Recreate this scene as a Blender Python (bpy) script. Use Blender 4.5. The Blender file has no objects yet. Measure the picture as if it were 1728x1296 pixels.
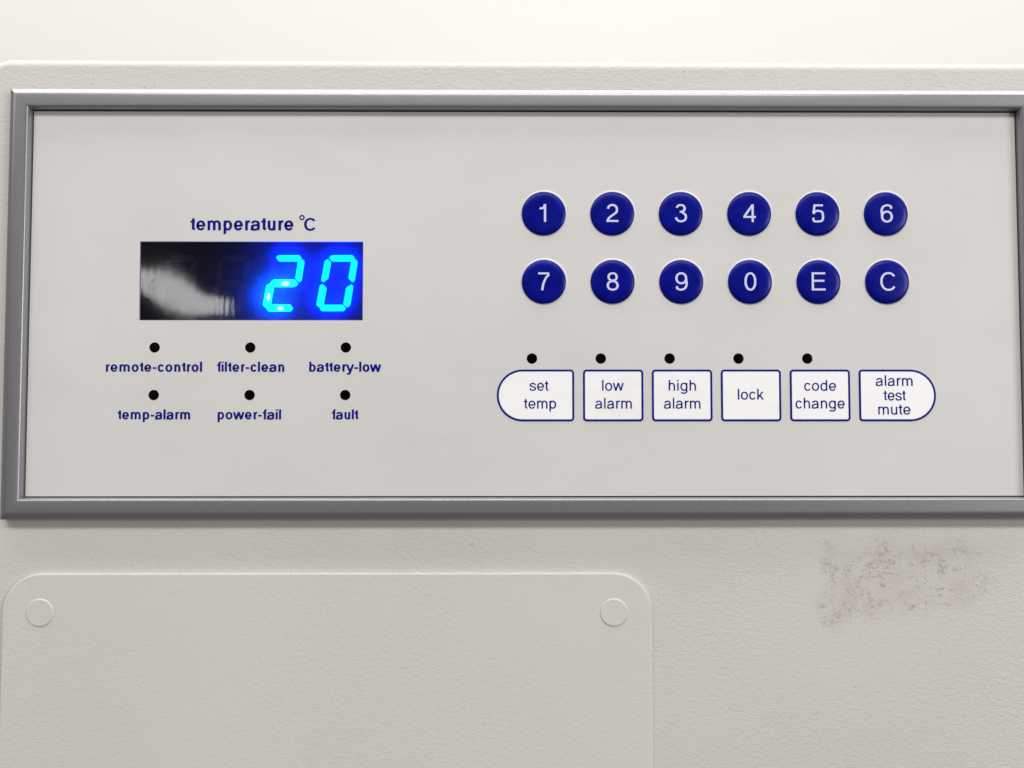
import bpy, bmesh, math
from mathutils import Vector, Matrix, noise

# ------------------------------------------------------------------ camera
S = bpy.context.scene
COL = S.collection
FPX = 1305.0                      # focal length in pixels of a 1728 px wide frame
CX, CY = 864.0, 648.0
CAM = Vector((-0.0046716, -0.2022900, -0.0291221))
PITCH, YAW, ROLL = 0.0376778, 0.0049670, -0.000178

def cam_axes():
    cp, sp, cy, sy = math.cos(PITCH), math.sin(PITCH), math.cos(YAW), math.sin(YAW)
    fw = Vector((sy * cp, cy * cp, sp)); ri = Vector((cy, -sy, 0)); up = ri.cross(fw)
    cr, sr = math.cos(ROLL), math.sin(ROLL)
    return cr * ri + sr * up, cr * up - sr * ri, fw
RI, UP, FW = cam_axes()
cam = bpy.data.cameras.new('camera')
cam.sensor_fit = 'HORIZONTAL'; cam.sensor_width = 36.0; cam.lens = 36.0 * FPX / 1728.0
cam.clip_start = 0.005; cam.clip_end = 50
co = bpy.data.objects.new('camera', cam); COL.objects.link(co)
m = Matrix((RI, UP, -FW)).transposed().to_4x4(); m.translation = CAM
co.matrix_world = m
S.camera = co

# ------------------------------------------------------------------ world, lights, exposure
W = bpy.data.worlds.new('World'); S.world = W; W.use_nodes = True
bg = W.node_tree.nodes['Background']
bg.inputs[0].default_value = (1.0, 0.955, 0.91, 1); bg.inputs[1].default_value = 0.14
S.view_settings.view_transform = 'Standard'; S.view_settings.look = 'None'
S.view_settings.exposure = 0.0; S.view_settings.gamma = 1.0
S.cycles.use_denoising = True
S.cycles.max_bounces = 8; S.cycles.transparent_max_bounces = 12
S.cycles.sample_clamp_indirect = 4.0; S.cycles.caustics_reflective = False

def area(name, loc, target, sx, sy, watts, colour):
    l = bpy.data.lights.new(name, 'AREA'); l.shape = 'RECTANGLE'; l.size = sx; l.size_y = sy
    l.energy = watts; l.color = colour
    o = bpy.data.objects.new(name, l); COL.objects.link(o); o.location = loc
    o.rotation_euler = (Vector(target) - Vector(loc)).to_track_quat('-Z', 'Y').to_euler()
    return o
area('room_and_fill_light', (-0.12, -0.98, 1.08), (0.0, 0.0, 0.0), 2.0, 0.22, 21.0, (1.0, 0.99, 0.975))
area('room_and_fill_light', (0.0, -0.12, 1.50), (0.0, -0.05, 0.0), 5.6, 0.70, 62.0, (1.0, 0.995, 0.98))
area('room_and_fill_light', (2.4, -1.9, 0.35), (0.0, 0.0, -0.05), 1.0, 0.8, 38.0, (1.0, 0.998, 1.0))  # fill lamp added to brighten the right side, not a room fitting

# ------------------------------------------------------------------ helpers
def P(u, v, y=0.0):
    """the point of the plane y = const that the photograph shows at pixel (u, v)"""
    d = FW * FPX + RI * (u - CX) - UP * (v - CY)
    return CAM + d * ((y - CAM.y) / d.y)

def put(name, bm, mat, parent=None, smooth=None, label=None):
    me = bpy.data.meshes.new(name)
    bm.normal_update(); bm.to_mesh(me); bm.free()
    for x in (mat if isinstance(mat, (list, tuple)) else [mat]): me.materials.append(x)
    if smooth is not None:
        me.polygons.foreach_set('use_smooth', [True] * len(me.polygons))
        if smooth < 179: me.set_sharp_from_angle(angle=math.radians(smooth))
    o = bpy.data.objects.new(name, me); COL.objects.link(o)
    if parent is not None:
        o.parent = parent
    if label: o['label'] = label
    return o

def thing(name, label, cat, loc):
    o = bpy.data.objects.new(name, None); COL.objects.link(o)
    o.empty_display_size = 0.01
    o['label'] = label; o['category'] = cat
    o.location = loc
    return o

def settle(root):
    """children were built in world coordinates: keep them where they are"""
    bpy.context.view_layer.update()
    for c in root.children:
        c.matrix_parent_inverse = root.matrix_world.inverted()

def sub(parent, child):
    child.parent = parent

def prism(bm, pts, y0, y1, mat_index=0):
    """outline in x/z (counter-clockwise seen from the front), from y0 (front) back to y1"""
    a = [bm.verts.new((x, y0, z)) for x, z in pts]
    b = [bm.verts.new((x, y1, z)) for x, z in pts]
    n = len(pts)
    f = bm.faces.new(a); f.material_index = mat_index
    for i in range(n):
        g = bm.faces.new((a[i], b[i], b[(i + 1) % n], a[(i + 1) % n])); g.material_index = mat_index
    bm.faces.new(b[::-1])
    bmesh.ops.recalc_face_normals(bm, faces=bm.faces)

def stepped(bm, rings, cap_front=True, cap_back=True):
    """rings: list of (outline, y), from back to front; all outlines with the same count"""
    R = [[bm.verts.new((x, y, z)) for x, z in pts] for pts, y in rings]
    n = len(R[0])
    for a, b in zip(R, R[1:]):
        for i in range(n):
            bm.faces.new((a[i], a[(i + 1) % n], b[(i + 1) % n], b[i]))
    if cap_front: bm.faces.new(R[-1])
    if cap_back: bm.faces.new(R[0][::-1])
    bmesh.ops.recalc_face_normals(bm, faces=bm.faces)
    return R

def circle(cx, cz, r, n=64):
    return [(cx + r * math.cos(2 * math.pi * i / n), cz + r * math.sin(2 * math.pi * i / n)) for i in range(n)]

def roundrect(x0, z0, x1, z1, radii, n=10):
    """radii: bl, br, tr, tl"""
    out = []
    for (cx, cz, a0, r) in ((x0, z0, 180, radii[0]), (x1, z0, 270, radii[1]), (x1, z1, 0, radii[2]), (x0, z1, 90, radii[3])):
        ox = cx + r if cx == x0 else cx - r
        oz = cz + r if cz == z0 else cz - r
        for i in range(n + 1):
            a = math.radians(a0 + 90.0 * i / n)
            out.append((ox + r * math.cos(a), oz + r * math.sin(a)))
    return out

# ------------------------------------------------------------------ materials
def srgb(r, g, b):
    f = lambda c: (c / 255 / 12.92) if c / 255 <= 0.04045 else ((c / 255 + 0.055) / 1.055) ** 2.4
    return (f(r), f(g), f(b), 1)

class Mat:
    def __init__(s, name, col=(0.5, 0.5, 0.5, 1), rough=0.5, metal=0.0, spec=0.5):
        s.m = bpy.data.materials.new(name); s.m.use_nodes = True
        s.t = s.m.node_tree; s.b = s.t.nodes['Principled BSDF']
        s.b.inputs['Base Color'].default_value = col
        s.b.inputs['Roughness'].default_value = rough
        s.b.inputs['Metallic'].default_value = metal
        s.b.inputs['Specular IOR Level'].default_value = spec
    def n(s, kind, **kw):
        x = s.t.nodes.new(kind)
        for k, v in kw.items():
            if k in x.inputs.keys(): x.inputs[k].default_value = v
            else: setattr(x, k, v)
        return x
    def l(s, a, b): s.t.links.new(a, b)
    def pos(s):
        return s.n('ShaderNodeNewGeometry').outputs['Position']
    def noise(s, scale, detail=3, rough=0.5, stretch=None, rot=0.0):
        mp = s.n('ShaderNodeMapping'); s.l(s.pos(), mp.inputs['Vector'])
        if stretch: mp.inputs['Scale'].default_value = stretch
        mp.inputs['Rotation'].default_value = (0, rot, 0)
        x = s.n('ShaderNodeTexNoise', Scale=scale, Detail=detail, Roughness=rough)
        s.l(mp.outputs[0], x.inputs['Vector'])
        return x.outputs['Fac']
    def math(s, op, a, b=None, clamp=False):
        x = s.n('ShaderNodeMath', operation=op, use_clamp=clamp)
        for i, v in enumerate((a, b)):
            if v is None: continue
            if isinstance(v, (int, float)): x.inputs[i].default_value = v
            else: s.l(v, x.inputs[i])
        return x.outputs[0]
    def ramp(s, v, a, b, lo=0.0, hi=1.0):
        x = s.n('ShaderNodeMapRange', interpolation_type='SMOOTHSTEP')
        s.l(v, x.inputs['Value'])
        x.inputs['From Min'].default_value = a; x.inputs['From Max'].default_value = b
        x.inputs['To Min'].default_value = lo; x.inputs['To Max'].default_value = hi
        return x.outputs[0]
    def mix(s, fac, a, b):
        x = s.n('ShaderNodeMix', data_type='RGBA')
        if isinstance(fac, (int, float)): x.inputs[0].default_value = fac
        else: s.l(fac, x.inputs[0])
        for i, v in ((6, a), (7, b)):
            if isinstance(v, tuple): x.inputs[i].default_value = v
            else: s.l(v, x.inputs[i])
        return x.outputs[2]
    def bump(s, h, dist, strength=1.0):
        x = s.n('ShaderNodeBump', Distance=dist)
        if isinstance(strength, (int, float)): x.inputs['Strength'].default_value = strength
        else: s.l(strength, x.inputs['Strength'])
        s.l(h, x.inputs['Height']); s.l(x.outputs[0], s.b.inputs['Normal'])
        return x
    def base(s, c): s.l(c, s.b.inputs['Base Color'])
    def rough(s, r): s.l(r, s.b.inputs['Roughness'])

# powder-coated sheet metal with an orange-peel skin
def coat(name, col, strength, scuffs):
    k = Mat(name, col, 0.52, 0.0, 0.35)
    fine = k.noise(1700, 3, 0.6, (0.8, 1, 1.3), 0.6)
    mid = k.noise(800, 2, 0.5, (0.8, 1, 1.3), 0.5)
    h = k.math('ADD', k.math('MULTIPLY', fine, 0.6), k.math('MULTIPLY', mid, 0.5))
    k.bump(h, 0.00042, k.math('MULTIPLY', k.ramp(k.noise(14, 2, 0.5), 0.3, 0.7, 0.6, 1.25), strength))
    tint = k.mix(k.ramp(k.noise(16, 3, 0.5), 0.3, 0.7), col, tuple(c * 0.965 for c in col[:3]) + (1,))
    speck = k.ramp(k.noise(300, 2, 0.6), 0.735, 0.77)
    tint = k.mix(k.math('MULTIPLY', speck, 0.28 if scuffs else 0.10), tint, srgb(120, 108, 92))
    if scuffs:
        c0 = P(1375, 905, 0.0015); c1 = P(1700, 1078, 0.0015)
        sep = k.n('ShaderNodeSeparateXYZ'); k.l(k.pos(), sep.inputs[0])
        wob = k.math('MULTIPLY', k.math('SUBTRACT', k.noise(70, 3, 0.6), 0.5), 0.022)
        x = k.math('ADD', sep.outputs[0], wob); z = k.math('ADD', sep.outputs[2], wob)
        mx = k.math('MULTIPLY', k.ramp(x, c0.x - 0.001, c0.x + 0.004), k.ramp(x, c1.x - 0.016, c1.x + 0.006, 1.0, 0.0))
        # the lower edge climbs to the right
        zz = k.math('SUBTRACT', z, k.math('MULTIPLY', k.math('SUBTRACT', x, c0.x), 0.17))
        mz = k.math('MULTIPLY', k.ramp(zz, c1.z - 0.001, c1.z + 0.007), k.ramp(z, c0.z - 0.005, c0.z + 0.002, 1.0, 0.0))
        mask = k.math('MULTIPLY', mx, mz)
        hair = k.math('ABSOLUTE', k.math('SUBTRACT', k.noise(330, 4, 0.62), 0.5))
        hair = k.ramp(hair, 0.002, 0.026, 1.0, 0.0)
        gate = k.ramp(k.noise(300, 2, 0.6), 0.38, 0.58)
        dots = k.ramp(k.noise(560, 3, 0.6), 0.63, 0.70)
        spot = k.math('MAXIMUM', k.math('MULTIPLY', hair, gate), k.math('MULTIPLY', dots, k.ramp(k.noise(150, 2, 0.5), 0.42, 0.6)))
        spot = k.math('MULTIPLY', k.math('MULTIPLY', spot, mask), 0.48)
        film = k.math('MULTIPLY', mask, k.ramp(k.noise(120, 4, 0.6), 0.35, 0.7, 0.05, 0.24))
        tint = k.mix(film, tint, srgb(160, 140, 122))
        tint = k.mix(spot, tint, srgb(98, 84, 80))
    k.base(tint)
    return k.m
CABCOL = srgb(203, 200, 194)
M_CAB = coat('cabinet powder coat', CABCOL, 0.37, True)
M_COVER = coat('cover powder coat', srgb(205, 202, 197), 0.19, False)

k = Mat('wall paint', srgb(209, 207, 203), 0.8, 0, 0.2)
k.bump(k.noise(60, 4, 0.5), 0.001, 0.15); M_WALL = k.m

k = Mat('frame grey plastic', srgb(132, 132, 138), 0.34, 0.6, 0.5)
k.base(k.mix(k.noise(2600, 2, 0.5), srgb(139, 138, 142), srgb(155, 154, 157)))
k.bump(k.noise(1500, 3, 0.5), 0.00006, 0.2); M_FRAME = k.m

k = Mat('gap shadow black', (0.004, 0.004, 0.004, 1), 0.9, 0, 0.1); M_DARK = k.m  # near-black colour paints the shade in the gap round the faceplate

def face_mat(name, a, b, rough):
    k = Mat(name, a, rough, 0, 0.4)
    c = k.mix(k.ramp(k.noise(14, 4, 0.55), 0.3, 0.75), a, b)
    smear = k.math('MULTIPLY', k.ramp(k.noise(38, 5, 0.65, (0.5, 1, 1.6), 0.7), 0.50, 0.72), 0.16)
    c = k.mix(smear, c, srgb(190, 184, 178))
    lint = k.math('MULTIPLY', k.ramp(k.noise(520, 2, 0.5), 0.775, 0.80), 0.35)
    k.base(k.mix(lint, c, srgb(150, 142, 134)))
    k.rough(k.ramp(k.noise(40, 4, 0.6), 0.3, 0.7, rough - 0.04, rough + 0.06))
    k.bump(k.math('ADD', k.noise(30, 2, 0.5), k.math('MULTIPLY', k.noise(2200, 2, 0.5), 0.012)), 0.0006, 0.22)
    return k.m
M_FACE = face_mat('faceplate polyester', srgb(210, 208, 206), srgb(206, 203, 200), 0.42)
M_KEY = face_mat('key white print', srgb(245, 244, 244), srgb(243, 241, 241), 0.42)

k = Mat('navy print', srgb(10, 20, 126), 0.3, 0, 0.1); M_NAVY = k.m
k = Mat('button blue', srgb(12, 22, 140), 0.3, 0, 0.14)
k.base(k.mix(k.ramp(k.noise(260, 4, 0.65), 0.35, 0.7), srgb(2, 8, 116), srgb(5, 16, 134)))
k.bump(k.noise(1300, 3, 0.6), 0.00008, 0.35)
k.rough(k.ramp(k.noise(300, 4, 0.6), 0.3, 0.7, 0.26, 0.34)); M_BLUE = k.m
k = Mat('numeral print', srgb(206, 206, 232), 0.45, 0, 0.4); M_NUM = k.m
k = Mat('indicator black lens', (0.001, 0.001, 0.0015, 1), 0.25, 0, 0.05); M_LENS = k.m
k = Mat('display module black', (0.006, 0.006, 0.008, 1), 0.7, 0, 0.1); M_MOD = k.m
k = Mat('unlit segment', (0.016, 0.014, 0.019, 1), 0.5, 0, 0.3); M_OFF = k.m

def lit(name, col, strength):
    k = Mat(name, (0.01, 0.01, 0.01, 1), 0.5, 0, 0.1)
    k.b.inputs['Emission Color'].default_value = col
    k.b.inputs['Emission Strength'].default_value = strength
    return k.m
M_LED = lit('lit segment', (0.0, 0.021, 1.0, 1), 150.0)
M_LED_HOT = lit('lit segment bright', (0.0, 0.055, 1.0, 1), 190.0)
M_DIE = lit('led die', (0.05, 0.5, 1.0, 1), 40.0)

# smoked window: mostly clear tint, a little milky (scatters the light behind it), glossy skin
def window_mat():
    m = bpy.data.materials.new('smoked display window'); m.use_nodes = True
    t = m.node_tree; t.nodes.clear()
    out = t.nodes.new('ShaderNodeOutputMaterial')
    tr = t.nodes.new('ShaderNodeBsdfTransparent'); tr.inputs[0].default_value = (0.40, 0.38, 0.44, 1)
    tl = t.nodes.new('ShaderNodeBsdfTranslucent'); tl.inputs[0].default_value = (0.9, 0.9, 0.95, 1)
    gl = t.nodes.new('ShaderNodeBsdfGlossy'); gl.inputs['Roughness'].default_value = 0.055
    geo = t.nodes.new('ShaderNodeNewGeometry')
    mp = t.nodes.new('ShaderNodeMapping'); mp.inputs['Scale'].default_value = (1, 1, 0.06)
    t.links.new(geo.outputs['Position'], mp.inputs[0])
    nz = t.nodes.new('ShaderNodeTexNoise'); nz.inputs['Scale'].default_value = 1100; nz.inputs['Detail'].default_value = 4
    t.links.new(mp.outputs[0], nz.inputs['Vector'])
    bp = t.nodes.new('ShaderNodeBump'); bp.inputs['Distance'].default_value = 0.00012; bp.inputs['Strength'].default_value = 0.11
    t.links.new(nz.outputs['Fac'], bp.inputs['Height']); t.links.new(bp.outputs[0], gl.inputs['Normal'])
    m1 = t.nodes.new('ShaderNodeMixShader'); m1.inputs[0].default_value = 0.055
    t.links.new(tr.outputs[0], m1.inputs[1]); t.links.new(tl.outputs[0], m1.inputs[2])
    m2 = t.nodes.new('ShaderNodeMixShader'); m2.inputs[0].default_value = 0.045
    t.links.new(m1.outputs[0], m2.inputs[1]); t.links.new(gl.outputs[0], m2.inputs[2])
    t.links.new(m2.outputs[0], out.inputs[0])
    return m
M_WIN = window_mat()

# ------------------------------------------------------------------ lettering: a drawn grotesque alphabet
XH = 0.540
def sarc(cx, cy, rx, ry, a0, a1, n=26, e=2.12):
    pts = []
    for i in range(n + 1):
        a = math.radians(a0 + (a1 - a0) * i / n); c, s = math.cos(a), math.sin(a)
        pts.append((cx + rx * math.copysign(abs(c) ** (2 / e), c), cy + ry * math.copysign(abs(s) ** (2 / e), s)))
    return pts
def spl(ctrl, n=7):
    p = [(2 * ctrl[0][0] - ctrl[1][0], 2 * ctrl[0][1] - ctrl[1][1])] + list(ctrl) + [(2 * ctrl[-1][0] - ctrl[-2][0], 2 * ctrl[-1][1] - ctrl[-2][1])]
    out = []
    for i in range(1, len(p) - 2):
        for j in range(n):
            t = j / n
            out.append(tuple(0.5 * (2 * p[i][q] + (p[i + 1][q] - p[i - 1][q]) * t + (2 * p[i - 1][q] - 5 * p[i][q] + 4 * p[i + 1][q] - p[i + 2][q]) * t * t
                                    + (3 * p[i][q] - p[i - 1][q] - 3 * p[i + 1][q] + p[i + 2][q]) * t ** 3) for q in (0, 1)))
    out.append(tuple(ctrl[-1]))
    return out

def glyph(c, w, h):
    """(advance, list of stroke centre lines); a closed line repeats its first point"""
    L, Rr, top = 0.068 + w / 2, 0.488 - w / 2, XH + 0.012 - h / 2
    bot = -0.012 + h / 2
    asc = 0.74
    ov = sarc(0.278, XH / 2, 0.240 - w / 2, XH / 2 + 0.012 - h / 2, 0, 360, 44)
    if c == ' ': return 0.278, []
    if c == 'o': return 0.556, [ov]
    if c in 'nh':
        return 0.556, [[(L, 0), (L, XH if c == 'n' else asc)], sarc((L + Rr) / 2, 0.31, (Rr - L) / 2, top - 0.31, 180, 0) + [(Rr, 0)]]
    if c == 'u':
        return 0.556, [[(Rr, 0), (Rr, XH)], [(L, XH)] + sarc((L + Rr) / 2, 0.213, (Rr - L) / 2, 0.213 - bot, 180, 360)]
    if c == 'm':
        a, b, d = 0.065 + w / 2, 0.4165, 0.768 - w / 2
        return 0.833, [[(a, 0), (a, XH)], sarc((a + b) / 2, 0.33, (b - a) / 2, top - 0.33, 180, 0) + [(b, 0)],
                       sarc((b + d) / 2, 0.33, (d - b) / 2, top - 0.33, 180, 0) + [(d, 0)]]
    if c == 'r':
        return 0.333, [[(L, 0), (L, XH)], sarc(0.30, 0.30, 0.30 - L, top - 0.30, 180, 82)]
    if c == 't':
        x = 0.088 + w / 2
        return 0.278, [[(x, 0.665), (x, 0.13)] + sarc(x + 0.085, 0.12, 0.085, 0.12 - 0.003 - h / 2, 180, 270, 10) + [(0.258, h / 2 - 0.004)],
                       [(0.015, XH - h / 2), (0.255, XH - h / 2)]]
    if c == 'f':
        x = 0.086 + w / 2
        return 0.278, [[(x, 0), (x, 0.62)] + sarc(x + 0.09, 0.62, 0.09, 0.755 - 0.62 - h / 2, 180, 90, 10) + [(0.275, 0.755 - h / 2)],
                       [(0.015, XH - h / 2), (0.25, XH - h / 2)]]
    if c == 'l': return 0.222, [[(0.111, 0), (0.111, asc)]]
    if c == 'i': return 0.222, [[(0.111, 0), (0.111, XH)], [(0.111, asc - 0.098), (0.111, asc)]]
    if c in 'bpdg':
        left = c in 'bp'
        b = sarc(0.285 if left else 0.271, XH / 2, 0.235 - w / 2, XH / 2 + 0.012 - h / 2, 0, 360, 44)
        x = L - 0.005 if left else Rr + 0.005
        y0, y1 = {'b': (0, asc), 'p': (-0.205, XH), 'd': (0, asc), 'g': (0, XH)}[c]
        if c == 'g':
            return 0.556, [b, [(x, XH), (x, -0.04)] + sarc((x + 0.075) / 2, -0.05, (x - 0.075) / 2, 0.215 - 0.05 - h / 2, 0, -152, 22)]
        return 0.556, [b, [(x, y0), (x, y1)]]
    if c == 'a':
        x = 0.430 - 0.0 * w
        hook = sarc(0.268, 0.365, x - 0.268, top - 0.365, 172, 0, 24) + [(x, 0.10)] + sarc(x + 0.055, 0.10, 0.055, 0.10 - 0.002 - h / 2, 180, 272, 8)
        bowl = spl([(x, 0.335), (0.40, 0.305), (0.31, 0.288), (0.20, 0.272), (0.10, 0.225), (0.042 + w / 2, 0.140), (0.09, 0.055), (0.19, bot),
                    (0.30, 0.04), (0.385, 0.085), (x, 0.17)])
        return 0.556, [hook, bowl]
    if c == 'e':
        return 0.556, [[(0.06, 0.255)] + [(0.515 - w / 2, 0.255)] + sarc(0.278, XH / 2, 0.240 - w / 2, XH / 2 + 0.012 - h / 2, 4, 328, 40)]
    if c == 'c':
        return 0.500, [sarc(0.262, XH / 2, 0.228 - w / 2, XH / 2 + 0.012 - h / 2, 34, 326, 40)]
    if c == 's':
        return 0.500, [spl([(0.425, 0.375), (0.385, 0.45), (0.25, top), (0.115, 0.455), (0.082, 0.385), (0.12, 0.318), (0.25, 0.270),
                            (0.385, 0.220), (0.428, 0.148), (0.385, 0.060), (0.25, bot), (0.11, 0.055), (0.066, 0.155)])]
    if c == 'k':
        return 0.500, [[(L, 0), (L, asc)], [(L + 0.01, 0.165), (0.445, XH + 0.0)], [(0.225, 0.315), (0.465, 0.0)]]
    if c == 'w':
        return 0.722, [[(0.045, XH), (0.195, 0.0)], [(0.195, 0.0), (0.361, XH)], [(0.361, XH), (0.527, 0.0)], [(0.527, 0.0), (0.677, XH)]]
    if c == 'y':
        return 0.500, [[(0.045, XH), (0.255, 0.01)], [(0.462, XH), (0.245, -0.075)] + spl([(0.245, -0.075), (0.205, -0.150), (0.13, -0.214 + h / 2), (0.05, -0.208 + h / 2)], 5)[1:]]
    if c == '-': return 0.333, [[(0.045, 0.272), (0.288, 0.272)]]
    if c == 'C':
        return 0.722, [sarc(0.372, 0.36, 0.325 - w / 2, 0.372 - h / 2, 36, 324, 44, 2.15)]
    if c == 'E':
        return 0.667, [[(0.125, 0), (0.125, 0.72)], [(0.125, 0.72 - h / 2), (0.620, 0.72 - h / 2)], [(0.125, 0.385), (0.585, 0.385)], [(0.125, h / 2), (0.630, h / 2)]]
    D = 0.71; t_, b_ = D + 0.008 - h / 2, -0.012 + h / 2
    if c == '0': return 0.556, [sarc(0.278, D / 2, 0.235 - w / 2, D / 2 + 0.01 - h / 2, 0, 360, 48)]
    if c == '1':
        return 0.556, [[(0.320, 0), (0.320, D)], spl([(0.105, 0.535), (0.20, 0.543), (0.275, 0.590), (0.318, 0.70)])]
    if c == '2':
        a_ = sarc(0.278, 0.500, 0.220 - w / 2, t_ - 0.500, 172, -12, 26)
        return 0.556, [a_ + spl([a_[-1], (0.44, 0.400), (0.36, 0.325), (0.22, 0.225), (0.125, 0.135), (0.080, 0.03)])[1:], [(0.036, h / 2), (0.508, h / 2)]]
    if c == '3':
        a_ = sarc(0.268, 0.543, 0.200 - w / 2, t_ - 0.543, 170, -78, 28)
        b__ = sarc(0.275, 0.200, 0.240 - w / 2, 0.200 - b_, 78, -176, 32)
        return 0.556, [a_ + [(0.225, a_[-1][1])], b__]
    if c == '4':
        return 0.556, [[(0.395, 0), (0.395, D)], [(0.025, 0.205), (0.520, 0.205)], [(0.385, 0.675), (0.055, 0.215)]]
    if c == '5':
        return 0.556, [[(0.470, D - h / 2), (0.135, D - h / 2), (0.085, 0.335)],
                       spl([(0.080, 0.335), (0.165, 0.425), (0.29, 0.452), (0.43, 0.400), (0.512 - w / 2, 0.235), (0.43, 0.065), (0.265, b_), (0.11, 0.045), (0.035 + w / 2, 0.175)])]
    if c == '6':
        return 0.556, [sarc(0.283, 0.225, 0.235 - w / 2, 0.237 - h / 2, 0, 360, 40),
                       spl([(0.500 - w / 2, 0.540), (0.44, 0.635), (0.30, t_), (0.14, 0.620), (0.075, 0.47), (0.042 + w / 2, 0.33), (0.052 + w / 2, 0.21)])]
    if c == '7':
        return 0.556, [[(0.040, D - h / 2), (0.480, D - h / 2)], spl([(0.478, D - h), (0.37, 0.520), (0.275, 0.330), (0.225, 0.160), (0.205, 0.0)])]
    if c == '8':
        return 0.556, [sarc(0.278, 0.535, 0.205 - w / 2, 0.183 - h / 2, 0, 360, 40), sarc(0.278, 0.195, 0.238 - w / 2, 0.207 - h / 2, 0, 360, 44)]
    if c == '9':
        pts = [(0.556 - x, 0.70 - y) for s_ in glyph('6', w, h)[1] for x, y in s_]
        a, b = glyph('6', w, h)[1]
        return 0.556, [[(0.556 - x, 0.706 - y) for x, y in a], [(0.556 - x, 0.706 - y) for x, y in b]]
    raise ValueError(c)

def ribbon(bm, pts, w, h, fn, y):
    """a flat stroke of width w (upright runs) and h (level runs), mapped by fn(x, z) at depth y"""
    q = [pts[0]]
    for p in pts[1:]:
        if math.dist(p, q[-1]) > 1e-4: q.append(p)
    closed = math.dist(q[0], q[-1]) < 1e-3 and len(q) > 4
    if closed: q = q[:-1]
    n = len(q); rows = []
    for i in range(n):
        a = q[i - 1] if (closed or i > 0) else None
        b = q[(i + 1) % n] if (closed or i < n - 1) else None
        def nrm(s, e):
            dx, dz = e[0] - s[0], e[1] - s[1]; d = math.hypot(dx, dz); return -dz / d, dx / d
        if a is None: nx, nz = nrm(q[i], b); k = 1
        elif b is None: nx, nz = nrm(a, q[i]); k = 1
        else:
            n1, n2 = nrm(a, q[i]), nrm(q[i], b)
            nx, nz = n1[0] + n2[0], n1[1] + n2[1]; d = math.hypot(nx, nz) or 1; nx /= d; nz /= d
            k = 1 / max(0.5, nx * n1[0] + nz * n1[1])
        ox, oz = nx * w / 2 * k, nz * h / 2 * k
        rows.append([bm.verts.new((fn(q[i][0] + s * ox, q[i][1] + s * oz)[0], y, fn(q[i][0] + s * ox, q[i][1] + s * oz)[1])) for s in (-1, 1)])
    fs = []
    for i in range(n if closed else n - 1):
        r, s = rows[i], rows[(i + 1) % n]
        f = bm.faces.new((r[0], s[0], s[1], r[1])); fs.append(f)
    for f in fs:
        f.normal_update()
        if f.normal.y > 0: f.normal_flip()

def text_bm(bm, text, u0, u1, v, em_px, weight, y, plane=None, hweight=None):
    """printed text whose ink runs from pixel u0 to u1 with its baseline on row v of the plane"""
    plane = y if plane is None else plane
    hw = hweight or weight * (0.86 if weight < 0.11 else 0.76)
    a, b = P(u0, v, plane), P(u1, v, plane)
    em = em_px * (P(u0 + 1, v, plane).x - a.x)
    adv, gl = 0.0, []
    for c in text:
        d, st = glyph(c, weight, hw); gl.append((adv, st)); adv += d
    xs = [off + x for off, st in gl for s_ in st for x, z in s_]
    lo, hi = min(xs) - weight / 2, max(xs) + weight / 2
    want = (b.x - a.x) / em
    st_ = min(1.22, max(0.9, want / (hi - lo)))
    gl = [(off * st_, [[(x * st_, z) for x, z in s_] for s_ in st]) for off, st in gl]
    xs = [off + x for off, st in gl for s_ in st for x, z in s_]
    lo, hi = min(xs) - weight / 2, max(xs) + weight / 2
    extra = (want - (hi - lo)) / max(1, len(text) - 1)       # letter spacing takes up the rest
    j = 0
    for i, (off, st) in enumerate(gl):
        for s_ in st:
            fn = lambda x, z, o=off + extra * i - lo: (a.x + (x + o) * em, a.z + (b.z - a.z) * ((x + o) / max(want, 1e-6)) + z * em)
            ribbon(bm, s_, weight, hw, fn, y - 0.000003 * j); j += 1

# ------------------------------------------------------------------ the room behind
bm = bmesh.new()
prism(bm, [(-1.6, -1.2), (1.6, -1.2), (1.6, 1.5), (-1.6, 1.5)], 0.56, 0.60)
wall = put('wall', bm, M_WALL); wall['kind'] = 'structure'

# ------------------------------------------------------------------ cabinet
YC = 0.0015                                  # front skin of the cabinet
cl = P(-34, 300, YC).x; ct0 = P(60, 97.0, YC); ct1 = P(1728, 104.5, YC)
slope = (ct1.z - ct0.z) / (ct1.x - ct0.x)
xr = 0.30; zb = -0.32
def cab_outline(inset):
    r = 0.0075
    pts = roundrect(cl + inset, zb + inset, xr - inset, ct0.z - inset, (0.002, 0.002, max(0.0002, r - inset), max(0.0002, r - inset)), 12)
    return [(x, z + (slope * (x - ct0.x) if z > 0 else 0)) for x, z in pts]
cab = thing('appliance_cabinet', 'light beige grey powder coated metal cabinet front behind the framed keypad and cover plate', 'cabinet', (0.0, YC, zb))
bm = bmesh.new()
rr = 0.0022
rings = [(cab_outline(0), 0.42)] + [(cab_outline(rr * (1 - math.cos(a))), YC + rr - rr * math.sin(a)) for a in [math.radians(d) for d in (0, 18, 36, 54, 72, 90)]] + [(cab_outline(rr * 1.25), YC)]
R = stepped(bm, rings, cap_front=False)
ho = [bm.verts.new((x, YC, z)) for x, z in ((-0.1312, -0.0519), (0.1312, -0.0519), (0.1312, 0.0519), (-0.1312, 0.0519))]
edges = [bm.edges.new((ho[i], ho[(i + 1) % 4])) for i in range(4)]
for a_ in range(len(R[-1])):
    ed = bm.edges.get((R[-1][a_], R[-1][(a_ + 1) % len(R[-1])]))
    if ed: edges.append(ed)
bmesh.ops.triangle_fill(bm, use_beauty=True, use_dissolve=False, edges=edges)
for f in bm.faces:
    if abs(f.calc_center_median().y - YC) < 1e-6:
        f.normal_update()
        if f.normal.y > 0: f.normal_flip()
put('housing', bm, M_CAB, cab, 40)
settle(cab)

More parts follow.
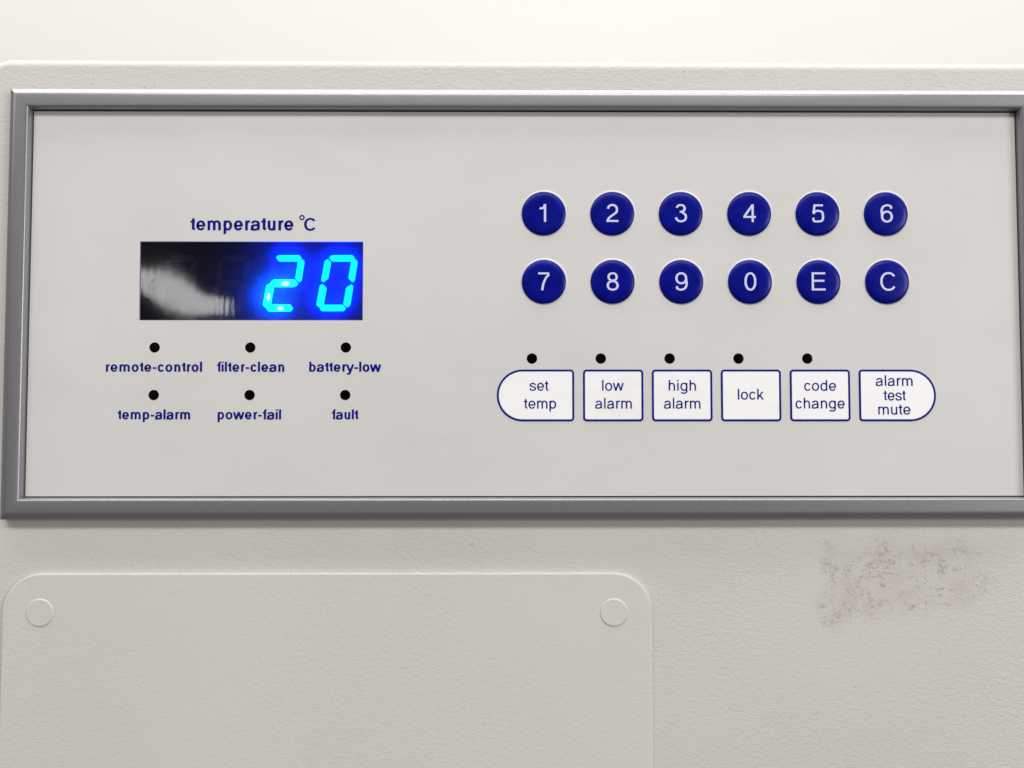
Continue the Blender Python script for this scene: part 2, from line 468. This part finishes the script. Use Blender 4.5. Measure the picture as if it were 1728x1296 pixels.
# ------------------------------------------------------------------ cover plate with two plugs
YP = YC - 0.0011
pl, pr, pt = P(1.5, 1100, YP).x, P(1101.5, 1200, YP).x, P(560, 967.5, YP).z
pb = pt - 0.100
cover = thing('cover_plate', 'blank rounded beige grey cover plate below the framed keypad, with round plugs in its corners', 'cover plate', ((pl + pr) / 2, YC, pb))
def cov(inset):
    r = P(1101, 1034, YP).x - P(1036, 1034, YP).x
    return roundrect(pl + inset, pb + inset, pr - inset, pt - inset, (r - inset,) * 4, 18)
bm = bmesh.new()
e = 0.00035
stepped(bm, [(cov(0.0002), YC + 0.0004), (cov(0), YC - 0.0001), (cov(0), YP + e)] + [(cov(e * (1 - math.cos(a))), YP + e - e * math.sin(a)) for a in [math.radians(d) for d in (30, 60, 90)]] + [(cov(e * 1.6), YP)])
put('plate', bm, M_COVER, cover, 35)
for (u, v) in ((67, 1034), (1036, 1033.5)):
    c = P(u, v, YP); r = 0.00358
    bm = bmesh.new()
    # a shallow moat around the plug: raised lip, then the plug face a hair proud
    stepped(bm, [(circle(c.x, c.z, r), YP + 0.0002), (circle(c.x, c.z, r), YP - 0.00006), (circle(c.x, c.z, r - 0.00010), YP - 0.00016),
                 (circle(c.x, c.z, r - 0.00026), YP - 0.00020), (circle(c.x, c.z, r - 0.0006), YP - 0.00018), (circle(c.x, c.z, r - 0.0012), YP - 0.00018)])
    put('round_plug', bm, M_COVER, cover, 60)
settle(cover)

# ------------------------------------------------------------------ control panel
H = 0.1013580; X1 = 0.13; Z1 = H / 2
panel = thing('control_panel', 'framed temperature keypad panel with lit blue digits reading 20 and round blue number buttons', 'control panel', (0.0, YC, -Z1 - 0.006))

# frame: profile as (distance outward from the faceplate edge, depth)
GAP = 0.00030
prof = [(GAP, 0.0016), (GAP, -0.0007), (0.00037, -0.00115), (0.00050, -0.0015), (0.00068, -0.0018), (0.0009, -0.00200), (0.00118, -0.00208), (0.0016, -0.0021),
        (0.0035, -0.0021), (0.0038, -0.00207), (0.00408, -0.00200), (0.00436, -0.00185), (0.0056, -0.00102), (0.00578, -0.00088), (0.00587, -0.00074), (0.0059, -0.0006), (0.0059, 0.0017)]
bm = bmesh.new()
rings = []
for d, y in prof:
    rings.append([bm.verts.new((sx * (X1 + d), y, sz * (Z1 + d))) for sx, sz in ((-1, -1), (1, -1), (1, 1), (-1, 1))])
for a, b in zip(rings, rings[1:]):
    for i in range(4):
        bm.faces.new((a[i], a[(i + 1) % 4], b[(i + 1) % 4], b[i]))
bmesh.ops.recalc_face_normals(bm, faces=bm.faces)
for f in bm.faces:
    if f.calc_center_median().y < -0.00205 and f.normal.y > 0:
        bmesh.ops.reverse_faces(bm, faces=bm.faces); break
put('frame', bm, M_FRAME, panel, 28)
bm = bmesh.new()
prism(bm, [(-X1 - 0.001, -Z1 - 0.001), (X1 + 0.001, -Z1 - 0.001), (X1 + 0.001, Z1 + 0.001), (-X1 - 0.001, Z1 + 0.001)], 0.0062, 0.0070)
put('backing', bm, M_DARK, panel)

# faceplate with the opening of the display
wl0, wr0 = P(236.2, 407, 0).x, P(613.0, 408, 0).x
wl1, wr1 = P(234.2, 540.5, 0).x, P(612.0, 540.3, 0).x
wt, wb = P(424, 407.6, 0).z, P(424, 540.5, 0).z
bm = bmesh.new()
def ring_face(outer, inner, y):
    a = [bm.verts.new((x, y, z)) for x, z in outer]; b = [bm.verts.new((x, y, z)) for x, z in inner]
    for i in range(4):
        f = bm.faces.new((a[i], a[(i + 1) % 4], b[(i + 1) % 4], b[i])); f.normal_update()
        if f.normal.y > 0: f.normal_flip()
    return a, b
OUT = [(-X1, -Z1), (X1, -Z1), (X1, Z1), (-X1, Z1)]
INN = [(wl1, wb), (wr1, wb), (wr0, wt), (wl0, wt)]
a, b = ring_face(OUT, INN, 0.0)
a2 = [bm.verts.new((x, 0.0012, z)) for x, z in OUT]; b2 = [bm.verts.new((x, 0.0007, z)) for x, z in INN]
for i in range(4):
    j = (i + 1) % 4
    f = bm.faces.new((a[i], a2[i], a2[j], a[j])); f.normal_update()
    g = bm.faces.new((b[i], b[j], b2[j], b2[i])); g.normal_update()
face = put('faceplate', bm, M_FACE, panel)

# captions printed on the faceplate (each word is a part of the faceplate's print)
def printed(name, parent, words, weight, y, mat, plane=None):
    bm = bmesh.new()
    for i, (t, u0, u1, v, em) in enumerate(words):
        text_bm(bm, t, u0, u1, v, em, weight, y - 0.00002 * 0, plane)
    return put(name, bm, mat, parent)
PY = -0.00002
bm = bmesh.new()
text_bm(bm, 'temperature', 318.8, 495.0, 388.6, 30.8, 0.150, PY)
text_bm(bm, 'C', 513.0, 533.2, 389.2, 29.8, 0.15, PY)
c = P(509.6, 367.2, PY); r = 3.5 * 0.000155
ribbon(bm, [(c.x + r * math.cos(a), c.z + r * math.sin(a)) for a in [2 * math.pi * i / 28 for i in range(29)]], 0.00036, 0.00036, lambda x, z: (x, z), PY)
put('caption', bm, M_NAVY, face, label='navy printed caption reading temperature °C')
for t, u0, u1, v in (('remote-control', 178.6, 341.0, 627.2), ('filter-clean', 364.3, 479.8, 627.2), ('battery-low', 521.4, 643.5, 627.2),
                     ('temp-alarm', 196.6, 321.0, 707.6), ('power-fail', 366.8, 474.4, 707.6), ('fault', 558.3, 606.0, 707.6)):
    o = printed('caption', face, [(t, u0, u1, v, 22.9)], 0.160, PY, M_NAVY)
    o['label'] = 'navy printed caption reading ' + t

# indicator lenses
def lens(u, v, r_px, label):
    c = P(u, v, 0); r = r_px * 0.000155
    bm = bmesh.new()
    stepped(bm, [(circle(c.x, c.z, r, 40), 0.0002), (circle(c.x, c.z, r, 40), -0.00002), (circle(c.x, c.z, r * 0.97, 40), -0.00005),
                 (circle(c.x, c.z, r * 0.6, 40), -0.00008), (circle(c.x, c.z, r * 0.2, 40), -0.00009)], cap_back=False)
    put('indicator_light', bm, M_LENS, panel, 50, label)
for u, v, w_ in ((261, 586.3, 'remote-control'), (422.4, 586.3, 'filter-clean'), (583.6, 586.3, 'battery-low'),
                 (259.4, 666.6, 'temp-alarm'), (421.2, 666.6, 'power-fail'), (582.6, 666.6, 'fault')):
    lens(u, v, 8.75, 'black round indicator above the word ' + w_)
for i, w_ in enumerate(('set temp', 'low alarm', 'high alarm', 'lock', 'code change')):
    lens(897.7 + 116.15 * i, 605.0, 8.9, 'black round indicator above the %s key' % w_)

# number buttons: an embossed blister with a printed blue cap
RB = 37.6 * 0.000155
for i, ch in enumerate('1234567890EC'):
    row, colm = divmod(i, 6)
    cx_, cz_ = 0.00470766 + colm * 0.01808993, 0.02347892 - row * 0.01808993
    parent = None
    bm = bmesh.new()
    # blue cap: rounded shoulder, nearly flat top
    cap = [(RB, 0.0001), (RB, -0.00020), (RB * 0.985, -0.00032), (RB * 0.955, -0.00043), (RB * 0.91, -0.00054), (RB * 0.85, -0.00063), (RB * 0.77, -0.00070), (RB * 0.66, -0.00074), (RB * 0.5, -0.00075), (RB * 0.2, -0.00075)]
    stepped(bm, [(circle(cx_, cz_, r, 72), y) for r, y in cap], cap_back=False)
    btn = put('number_button', bm, M_BLUE, panel, 70, 'round blue button marked ' + ch)
    # the pale blister it sits on, slightly off centre
    bm = bmesh.new()
    ex, ez = cx_ + 0.00013, cz_ + 0.00015
    bl = [(RB + 0.00038, 0.00005), (RB + 0.00028, -0.00004), (RB + 0.00018, -0.00010), (RB + 0.00008, -0.00014), (RB * 0.9, -0.00019)]
    stepped(bm, [(circle(ex, ez, r, 72), y) for r, y in bl], cap_back=False)
    put('button_rim', bm, M_FACE, btn, 70)
    bm = bmesh.new()
    v0 = None
    em = 42.8 * 0.000155
    w, h = 0.088, 0.076
    adv, st = glyph(ch, w, h)
    xs = [q[0] for s_ in st for q in s_]; mid = (min(xs) + max(xs)) / 2 if ch != '1' else 0.262
    for j, s_ in enumerate(st):
        ribbon(bm, s_, w, h, lambda a_, b_: (cx_ + (a_ - mid - 0.01) * em, cz_ + (b_ - 0.352) * em), -0.00077 - 0.000003 * j)
    put('numeral', bm, M_NUM, btn)

# function keys
KT, KB = 623.6, 710.9
keys = [(838.4, 968.9, 'L'), (983.9, 1085.6, ''), (1100.1, 1202.0, ''), (1216.6, 1318.0, ''), (1333.0, 1434.6, ''), (1449.4, 1579.2, 'R')]
words = [[('set', 893.4, 926.6, 659.2), ('temp', 882.8, 938.6, 689.4)], [('low', 1016.0, 1052.6, 659.2), ('alarm', 1004.4, 1066.2, 689.4)],
         [('high', 1128.3, 1174.4, 659.2), ('alarm', 1120.4, 1182.0, 689.4)], [('lock', 1245.0, 1289.0, 674.2)],
         [('code', 1356.9, 1410.8, 659.3), ('change', 1342.3, 1425.3, 689.2)], [('alarm', 1477.7, 1539.9, 651.2), ('test', 1489.6, 1529.4, 675.6), ('mute', 1481.9, 1536.3, 699.4)]]
LW = 3.3 * 0.000155
for (u0, u1, end), wd in zip(keys, words):
    name = ' '.join(t[0] for t in wd)
    zt, zb_ = P(1200, KT, 0).z, P(1200, KB, 0).z
    x0, x1 = P(u0, 667, 0).x, P(u1, 667, 0).x
    R_ = (zt - zb_) / 2 * 0.999; r_ = 6.2 * 0.000155
    rad = {'L': (R_, r_, r_, R_), 'R': (r_, R_, R_, r_), '': (r_,) * 4}[end]
    rect = lambda s: roundrect(x0 + s, zb_ + s, x1 - s, zt - s, tuple(max(q - s, 0.0002) for q in rad), 16)
    bm = bmesh.new()
    stepped(bm, [(rect(LW * 0.7), 0.0002), (rect(LW * 0.7), -0.00002), (rect(LW * 1.15), -0.00007), (rect(LW * 1.5), -0.00007)], cap_back=False)
    key = put('function_key', bm, M_KEY, panel, 40, 'white key outlined in navy reading ' + name)
    bm = bmesh.new()
    o_, i_ = rect(0), rect(LW)
    n = len(o_)
    A = [bm.verts.new((x, 0.0001, z)) for x, z in o_]; B = [bm.verts.new((x, -0.00009, z)) for x, z in o_]
    C = [bm.verts.new((x, -0.00011, z)) for x, z in i_]; D = [bm.verts.new((x, -0.00004, z)) for x, z in i_]
    for i in range(n):
        j = (i + 1) % n
        bm.faces.new((A[i], A[j], B[j], B[i])); bm.faces.new((B[i], B[j], C[j], C[i])); bm.faces.new((C[i], C[j], D[j], D[i]))
    put('outline', bm, M_NAVY, key)
    em = 24.4
    o = printed('lettering', key, [(t, a_, b_, v_, em) for t, a_, b_, v_ in wd], 0.102, -0.00010, M_NAVY, 0.0)
    o['label'] = 'thin navy lettering reading ' + name

# display: smoked window film with a gentle warp, module and segments behind it
YW = 0.00035
sty = [(236, 468), (262, 478), (290, 488), (315, 502), (345, 514), (395, 520), (430, 520)]
def ctr(u):
    if u <= sty[0][0]: return sty[0][1]
    for (a, b), (c, d) in zip(sty, sty[1:]):
        if u <= c:
            t = (u - a) / (c - a); return b + (d - b) * t
    return sty[-1][1]
NX, NZ = 190, 66
V_LAMP = 500.0
cen = []
for i in range(NX + 1):
    u = 225 + (620 - 225) * i / NX
    cen.append(ctr(u))
for _ in range(30):
    cen = [cen[0]] + [(cen[i - 1] + 2 * cen[i] + cen[i + 1]) / 4 for i in range(1, NX)] + [cen[-1]]
def ctl(u, tab):
    if u <= tab[0][0]: return tab[0][1]
    for (a, b), (c, d) in zip(tab, tab[1:]):
        if u <= c: return b + (d - b) * (u - a) / (c - a)
    return tab[-1][1]
mag = [ctl(225 + 395 * i / NX, [(236, 0.72), (270, 1.1), (305, 1.15), (345, 0.58), (400, 0.50), (450, 0.8)]) for i in range(NX + 1)]
for _ in range(40):
    mag = [mag[0]] + [(mag[i - 1] + 2 * mag[i] + mag[i + 1]) / 4 for i in range(1, NX)] + [mag[-1]]
wx0, wx1 = P(228, 470, YW).x, P(620, 470, YW).x
wz0, wz1 = P(400, 547, YW).z, P(400, 402, YW).z
dent = P(258.5, 480.5, YW)
bm = bmesh.new(); grid = []
for i in range(NX + 1):
    x = wx0 + (wx1 - wx0) * i / NX; colv = []
    for j in range(NZ + 1):
        z = wz0 + (wz1 - wz0) * j / NZ
        zc = (wz0 + wz1) / 2
        B = 1 / mag[i] - 1                        # the film bulges: it stretches or squeezes the mirrored lamp
        A = V_LAMP - cen[i] / mag[i] + 474.0 * B
        q = (z - zc) / 0.000155
        y = YW - (A * q - B * q * q / 2) * 0.000155 / FPX / 2
        dr2 = ((x - dent.x) ** 2 + (z - dent.z) ** 2) / (0.0010 ** 2)
        y -= 0.000007 * math.exp(-dr2 * dr2)
        colv.append(bm.verts.new((x, y, z)))
    grid.append(colv)
for i in range(NX):
    for j in range(NZ):
        bm.faces.new((grid[i][j], grid[i + 1][j], grid[i + 1][j + 1], grid[i][j + 1]))
win = put('display_window', bm, M_WIN, panel, 180, 'dark smoked display window with lit blue digits 2 and 0')

YS = 0.0027
bm = bmesh.new()
c0, c1 = P(222, 552, YS), P(626, 396, YS)
prism(bm, [(c0.x, c0.z), (c1.x, c0.z), (c1.x, c1.z), (c0.x, c1.z)], YS + 0.0004, YS + 0.0022)
put('display_module', bm, M_MOD, panel)
SEG = {'a': [(1125, 300), (1165, 264), (1465, 262), (1500, 300), (1445, 355), (1168, 355)],
       'f': [(1105, 318), (1152, 365), (1112, 600), (1045, 658), (1008, 638), (1060, 350)],
       'b': [(1508, 318), (1541, 355), (1497, 632), (1463, 660), (1405, 605), (1445, 362)],
       'g': [(1036, 680), (1088, 622), (1396, 622), (1446, 680), (1393, 725), (1088, 725)],
       'e': [(1028, 682), (1088, 740), (1045, 982), (980, 1028), (938, 990), (988, 710)],
       'c': [(1450, 687), (1478, 715), (1432, 990), (1387, 1028), (1332, 975), (1375, 738)],
       'd': [(1052, 985), (1332, 985), (1368, 1040), (1335, 1080), (1018, 1080), (985, 1042)]}
def segment(key_, shift, mat, label=None, die=None):
    pts = []
    for X, Y in SEG[key_]:
        q = P(425 + (X + shift) / 8.64, 400 + Y / 8.64, YS); pts.append((q.x, q.z))
    # order counter-clockwise and round the corners a little
    area2 = sum(pts[i][0] * pts[(i + 1) % 6][1] - pts[(i + 1) % 6][0] * pts[i][1] for i in range(6))
    if area2 < 0: pts.reverse()
    out = []
    for i in range(6):
        p, q, r = Vector(pts[i - 1]), Vector(pts[i]), Vector(pts[(i + 1) % 6])
        a = q + (p - q) * min(0.22, 0.00014 / (p - q).length); b = q + (r - q) * min(0.22, 0.00014 / (r - q).length)
        out += [tuple(a), tuple((a + b) / 4 + q / 2), tuple(b)]
    bm = bmesh.new()
    prism(bm, out, YS, YS + 0.0008)
    mats = [mat]
    if die:
        q = P(425 + die[0] / 8.64, 400 + die[1] / 8.64, YS)
        a_ = math.radians(die[4])
        ol = [(q.x + die[2] * 0.000155 * math.cos(t) * math.cos(a_) - die[3] * 0.000155 * math.sin(t) * math.sin(a_),
               q.z + die[2] * 0.000155 * math.cos(t) * math.sin(a_) + die[3] * 0.000155 * math.sin(t) * math.cos(a_)) for t in [2 * math.pi * i / 24 for i in range(24)]]
        f = bm.faces.new([bm.verts.new((x, YS - 0.00005, z)) for x, z in ol]); f.normal_update(); f.material_index = 1
        mats.append(M_DIE)
    return put('segment', bm, mats, win, label=label)
for nd, (shift, on) in enumerate(((0, 'abcdef'), (-776, 'abged'), (-1550, ''), (-2325, ''))):
    for s_ in 'abcdefg':
        isdie = {'g': (492, 680, 7.5, 4.0, 0), 'e': (243, 876, 7.0, 3.0, 82), 'd': (422, 1042, 5.2, 3.4, 0)}.get(s_) if nd == 1 else None
        segment(s_, shift, (M_LED_HOT if isdie else M_LED) if s_ in on else M_OFF,
                ('glowing cyan blue segment of the digit ' + '02'[nd]) if s_ in on else 'dark unlit display segment', isdie)
settle(panel)

# ------------------------------------------------------------------ the lamp that the window mirrors
mid = P(290, V_LAMP, YW)
d = (mid - CAM); d = Vector((d.x, -d.y, d.z)).normalized()
lp = mid + d * 5.0
lamp = thing('ceiling_light', 'long fluorescent ceiling light mirrored in the dark display window', 'ceiling light', lp)
bm = bmesh.new()
hw, hh = 0.37, 0.095
ol = roundrect(-hw, -hh, hw, hh, (0.06,) * 4, 8)
stepped(bm, [(ol, 0.03), (ol, -0.03)])
tube = put('diffuser', bm, lit('lamp diffuser', (1.0, 0.97, 0.95, 1), 11.0), lamp, 40)
tube.rotation_euler = (0, 0, math.atan2(-d.x, -d.y) * 1.0 + math.pi)
bm = bmesh.new()
ol = roundrect(-hw - 0.02, 0.075, hw + 0.02, 0.095, (0.004,) * 4, 3)
stepped(bm, [(ol, 0.06), (ol, -0.04)])
hs = put('lamp_housing', bm, M_WALL, lamp, 40); hs.rotation_euler = tube.rotation_euler
